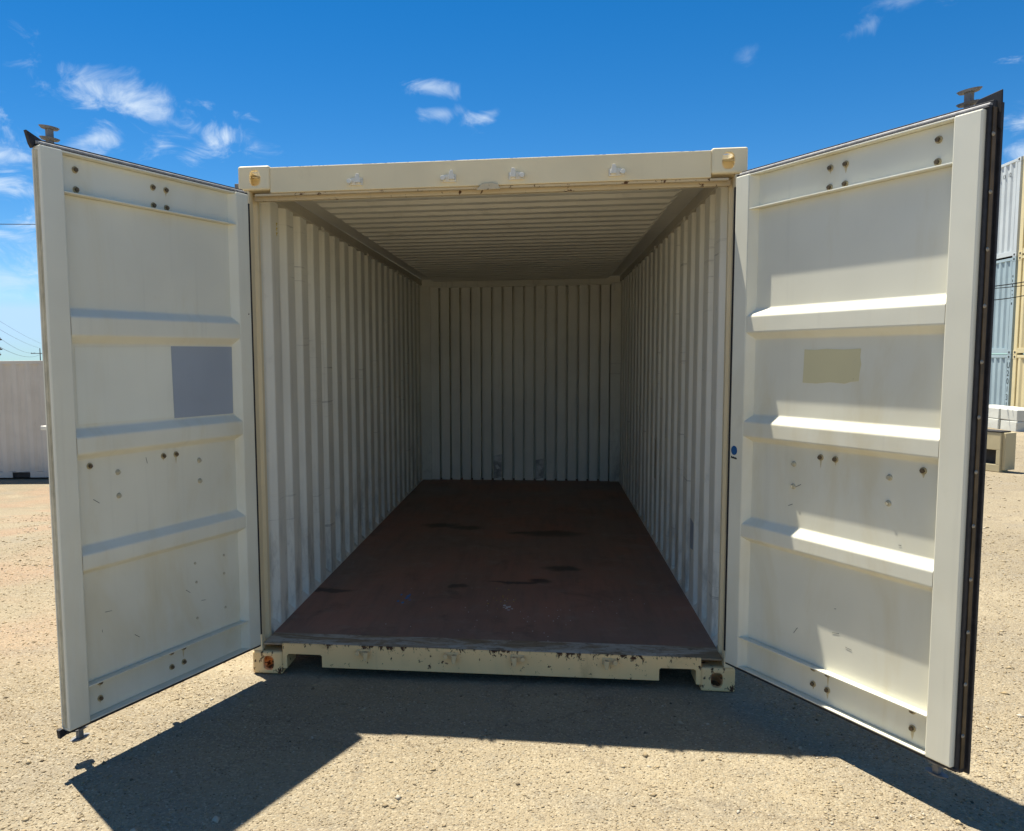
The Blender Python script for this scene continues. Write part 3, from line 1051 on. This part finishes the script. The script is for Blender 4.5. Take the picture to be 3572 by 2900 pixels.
# ------------------------------------------------------------------ other containers in the yard
def yard_container(label, loc, rz, mat, group, length=6.058, marks=None):
    """local: x width, y length from 0, z up; the long side at -x is the one seen"""
    root = empty('shipping_container', loc, rz)
    tag(root, label, 'container', group)
    hw = 1.219
    for sx in (-1, 1):
        for y0 in (0.0, length - .178):
            for z0 in (0.0, HT - .118):
                o = obj('corner_casting', MB().box(sx * (hw - .162), sx * hw, y0, y0 + .178, z0, z0 + .118), mat, root, 0.006)
                obj('hole_shade', MB().prism(oval(y0 + .089, z0 + .06, .035, .026), 0, sx * (hw + .001), sx * (hw + .004)), 'dark_steel_and_shade', o)  # dark disc stands for the shade inside an open hole
                yo = y0 - .004 if y0 == 0 else y0 + .179
                obj('hole_shade', MB().prism(oval(sx * (hw - .081), z0 + .06, .026, .036), 1, yo, yo + .003), 'dark_steel_and_shade', o)  # same painted hole shade on the end face
            obj('corner_post', MB().box(sx * (hw - .10), sx * (hw - .004), y0 + .012, y0 + .166, .1185, HT - .1185), mat, root, 0.004)
        obj('top_rail', MB().box(sx * (hw - .05), sx * (hw - .006), .179, length - .179, HT - .085, HT - .012), mat, root, 0.004)
        mid = length / 2
        rail = MB()
        for a, b in ((.179, mid - 1.21), (mid - .85, mid + .85), (mid + 1.21, length - .179)):
            rail.box(sx * (hw - .03), sx * (hw - .006), a, b, .04, .17)
        for a, b in ((mid - 1.209, mid - .851), (mid + .851, mid + 1.209)):
            rail.box(sx * (hw - .03), sx * (hw - .006), a, b, .158, .17)
        obj('bottom_rail', rail, mat, root, 0.003)
        for a in (mid - 1.209, mid + .851):
            obj('fork_pocket', MB().box(sx * (hw - .12), sx * (hw - .035), a, a + .358, .04, .157), 'dark_steel_and_shade', root)  # solid dark box in place of the shaded pocket inside
        cnt = int((length - .45) / .2755)
        p = [(.16, sx * (hw - .046))] + [(t, sx * d) for t, d in corr(.20, cnt, .2755, .075, .060, hw - .046, hw - .010)] + [(length - .16, sx * (hw - .046))]
        obj('side_wall', sheet(p, 2, .171, HT - .086), mat, root, 0.006, 2, 20)
    for y0 in (0.05, length - .05):
        pr = []
        x = -1.11
        k = 0
        while x < 1.0:
            d = y0 + (.02 if k % 2 else -.02)
            pr += [(x + .012, d), (x + .112, d)]
            x += .124
            k += 1
        e = MB()
        q = len(pr)
        e.add([(t, d, .12) for t, d in pr] + [(t, d, HT - .07) for t, d in pr], [(i, i + 1, i + 1 + q, i + q) for i in range(q - 1)])
        obj('end_wall', e, mat, root)
        obj('end_rail', MB().box(-1.056, 1.056, y0 - .046, y0 + .046, HT - .10, HT - .014), mat, root, 0.004)
        obj('end_rail', MB().box(-1.056, 1.056, y0 - .046, y0 + .046, .03, .14), mat, root, 0.004)
    obj('roof', MB().box(-1.16, 1.16, .10, length - .10, HT - .03, HT - .02), mat, root)
    obj('underside', MB().box(-1.06, 1.06, .20, length - .20, .13, .15), 'dark_steel_and_shade', root)
    return root


c = yard_container('long white walled container alone on lower ground beside the utility poles', (-6.30, 13.05, -0.766), math.pi / 2 + .1257 , 'white_yard_paint', None)
# the side at local -x must look toward the camera: local -x -> world (0,-1) for a quarter turn
c.location = (-6.35, 13.08, -0.768)
c.scale = (1, 1, 0.93)      # a low eight-foot box

SX = 12.70 + 1.219
ZS = [-1.035, -1.035 + 2.5935, -1.035 + 2 * 2.5935]
names = [('blue grey corrugated container with dark stacked lettering, bottom of its stack', 'blue_grey_paint'),
         ('light blue grey container between two others, middle of its stack', 'blue_grey_paint'),
         ('pale grey container with small numbers along its top, uppermost of its stack', 'pale_grey_paint')]
stack = []
for z, (lb, mt) in zip(ZS, names):
    stack.append(yard_container(lb, (SX, 19.93, z), 0, mt, 'stacked grey containers'))
for z, lb in zip(ZS, ('yellowish beige container standing on the ground, lowest of the beige stack', 'yellowish beige container in the middle of the beige stack',
                      'yellowish beige container on top of the beige stack')):
    yard_container(lb, (SX, 19.93 - .10 - 6.058, z), 0, 'yellow_beige_paint', 'stacked beige containers')


def side_letter(root, txt, y, z, size, rot=0.0, depth=1.2135):
    me = text_mesh(txt, size)
    me.materials.append(MATS['ink_black'])
    o = obj('lettering', me, None, root)
    # text plane: local x of text -> -y of container, text up -> z, facing -x
    o.matrix_local = Matrix(((0, 0, -1, -depth - .003), (-1, 0, 0, y), (0, 1, 0, z), (0, 0, 0, 1))) @ Matrix.Rotation(rot, 4, 'Z')
    return o


for i, chx in enumerate('U2013171'):
    side_letter(stack[0], chx, .092, 2.30 - i * .215, .22, 0.0, 1.216)
for y, txt in ((.255 + .2755 * 4, '1'), (.255 + .2755 * 3, '10'), (.255 + .2755 * 2, '13'), (.255 + .2755 * 1, '12')):
    side_letter(stack[2], txt, y - .01, 2.21, .15, 0.0, 1.2125)
r5 = random.Random(5)
mk = MB()
for i in range(7):
    zz = 2.05 - i * .12
    mk.box(-1.2175, -1.2155, .07 + r5.uniform(0, .02), .10 + r5.uniform(0, .03), zz, zz + r5.uniform(.02, .07))
kind(obj('worn_lettering', mk, 'ink_black', stack[1]), 'stuff')
obj('stain', MB().box(-1.2135, -1.2105, 1.30, 1.385, 1.25, 2.08), 'yellow_beige_paint', stack[2])

# white painted concrete blocks in front of the stacks
def block(label, x0, x1, y0, y1, z0, z1, mat, grp, seed):
    r = random.Random(seed)
    b = MB().box(x0, x1, y0, y1, z0, z1)
    b.v = [(a + r.uniform(-.008, .008), c_ + r.uniform(-.008, .008), d + (r.uniform(-.006, .006) if d > z0 else 0)) for a, c_, d in b.v]
    o = obj('concrete_block', b, mat, None, 0.018, 3)
    tag(o, label, 'block', grp)
    return o


WB = 'white painted concrete blocks'
block('white concrete block at the shaded corner, lower course', 9.93, 10.55, 14.22, 14.84, -.02, .20, 'white_block_paint', WB, 1)
block('white concrete block at the shaded corner, upper course', 9.925, 10.55, 14.215, 14.845, .205, .44, 'white_block_paint', WB, 2)
block('white concrete block next past the corner one, lower course', 9.90, 10.52, 14.86, 15.52, -.02, .20, 'white_block_paint', WB, 3)
block('white concrete block next past the corner one, upper course', 9.90, 10.52, 14.865, 15.515, .205, .44, 'white_block_paint', WB, 4)
block('white concrete block two past the corner one, lower course', 9.88, 10.5, 15.54, 16.2, -.02, .20, 'white_block_paint', WB, 5)
block('white concrete block two past the corner one, upper course', 9.88, 10.5, 15.545, 16.195, .205, .44, 'white_block_paint', WB, 6)

# beige block with a recess in its near end
bb = empty('recessed_block', (6.46, 8.0, 0))
bb.rotation_euler = (0, 0, math.radians(-62))
tag(bb, 'worn beige block with a square opening low in its end face', 'block')
# local x runs along the long face away to the left, y away from the camera
fx0, fx1, dep, hgt = -0.62, 0.0, .17, .54
blk = MB()
blk.box(fx0, fx1, .0, .012, .0, .10)
blk.box(fx0, fx1, .0, .012, .30, hgt)
blk.box(fx0, -.30 - .16, .0, .012, .10, .30)
blk.box(-.06, fx1, .0, .012, .10, .30)
blk.box(fx0, fx1, .013, dep, .0, .095)
blk.box(fx0, fx1, .013, dep, .305, hgt)
blk.box(fx0, -.465, .013, dep, .096, .304)
blk.box(-.055, fx1, .013, dep, .096, .304)
o = obj('block_body', blk, 'beige_block_paint', bb, 0.006)
obj('recess_back', MB().box(-.464, -.056, .12, .16, .097, .303), 'dark_steel_and_shade', bb)  # recess shade put into a near-black back plate
obj('top_rim_shade', MB().box(fx0 - .004, fx1 + .008, -.006, dep + .012, hgt + .001, hgt + .022), 'dark_steel_and_shade', bb, 0.006)  # dark strip painted in for shading along the top rim
obj('side_slab', MB().box(.001, .05, .03, dep + .06, .03, hgt), 'beige_block_paint', bb, 0.006)
for dx, dz in ((-.42, .44), (-.33, .40)):
    obj('chip', MB().cyl((dx, -.001, dz), (dx, .006, dz), .014, 7), 'ink_black', bb)

# ------------------------------------------------------------------ utility poles and wires
def pole(label, x, y, top, arms, r=.16):
    z0 = float(gh(x, y)) - .5
    p = empty('utility_pole', (x, y, z0))
    tag(p, label, 'pole')
    obj('mast', MB().cyl((0, 0, 0), (0, 0, top - z0), r, 10, r * .75), 'pole_wood', p)
    for za, w, offx in arms:
        a = obj('crossarm', MB().box(offx - w, offx + w, -.20, -.02 - r, za - z0 - .09, za - z0 + .09), 'pole_wood', p)
        for k in (-.9, -.45, .45, .9):
            obj('insulator', MB().cyl((offx + w * k, -.11 - r / 2, za - z0 + .09), (offx + w * k, -.11 - r / 2, za - z0 + .32), .07, 7), 'galvanised', a)
    return p


pole('thin far utility pole with one crossarm showing above the white container', -151.2, 230.1, 5.15, ((3.6, 2.0, -.9),), .17)
pole('nearer utility pole with crossarms reaching in from beyond the white container', -80.4, 107.6, 7.2, ((4.62, 2.75, 0), (3.22, 2.75, 0), (2.45, 1.9, .6)), .16)


def wire(label, a, b, sag, r, grp=None):
    a, b = Vector(a), Vector(b)
    pts = []
    for i in range(25):
        t = i / 24
        p = a.lerp(b, t)
        p.z -= sag * 4 * t * (1 - t)
        pts.append(tuple(p))
    o = obj('power_line', MB().tube(pts, r, 5), 'wire_black')
    tag(o, label, 'wire', grp)
    return o


PL = 'wires between the utility poles'
wire('thin wire from the upper crossarm of the nearer pole to the far pole', (-78.1, 107.5, 4.9), (-152.6, 230.0, 3.9), .9, .022, PL)
wire('thin wire from the lower crossarm of the nearer pole to the far pole', (-77.9, 107.5, 3.45), (-150.2, 230.0, 3.8), 1.3, .026, PL)
wire('topmost thin wire running down past both utility poles', (-83.0, 107.5, 10.6), (-149.5, 228.0, 6.6), .5, .022, PL)
wire('second thin wire below the topmost one past both utility poles', (-80.0, 107.5, 7.3), (-150.5, 229.0, 5.2), .5, .022, PL)
wire('single dark cable crossing the sky behind the door with the grey rectangle', (-24.0, 25.6, 6.95), (-8.0, 28.2, 7.05), .12, .014)
CB = 'black cables in front of the grey stack'
wire('upper black cable hanging in front of the pale grey containers', (9.2, 15.0, 2.98), (12.6, 15.6, 3.65), .12, .011, CB)
wire('middle black cable hanging in front of the pale grey containers', (9.2, 15.2, 2.97), (12.6, 15.8, 3.42), .10, .009, CB)
wire('lower black cable hanging in front of the pale grey containers', (9.2, 15.1, 2.72), (12.6, 15.7, 3.55), .22, .010, CB)
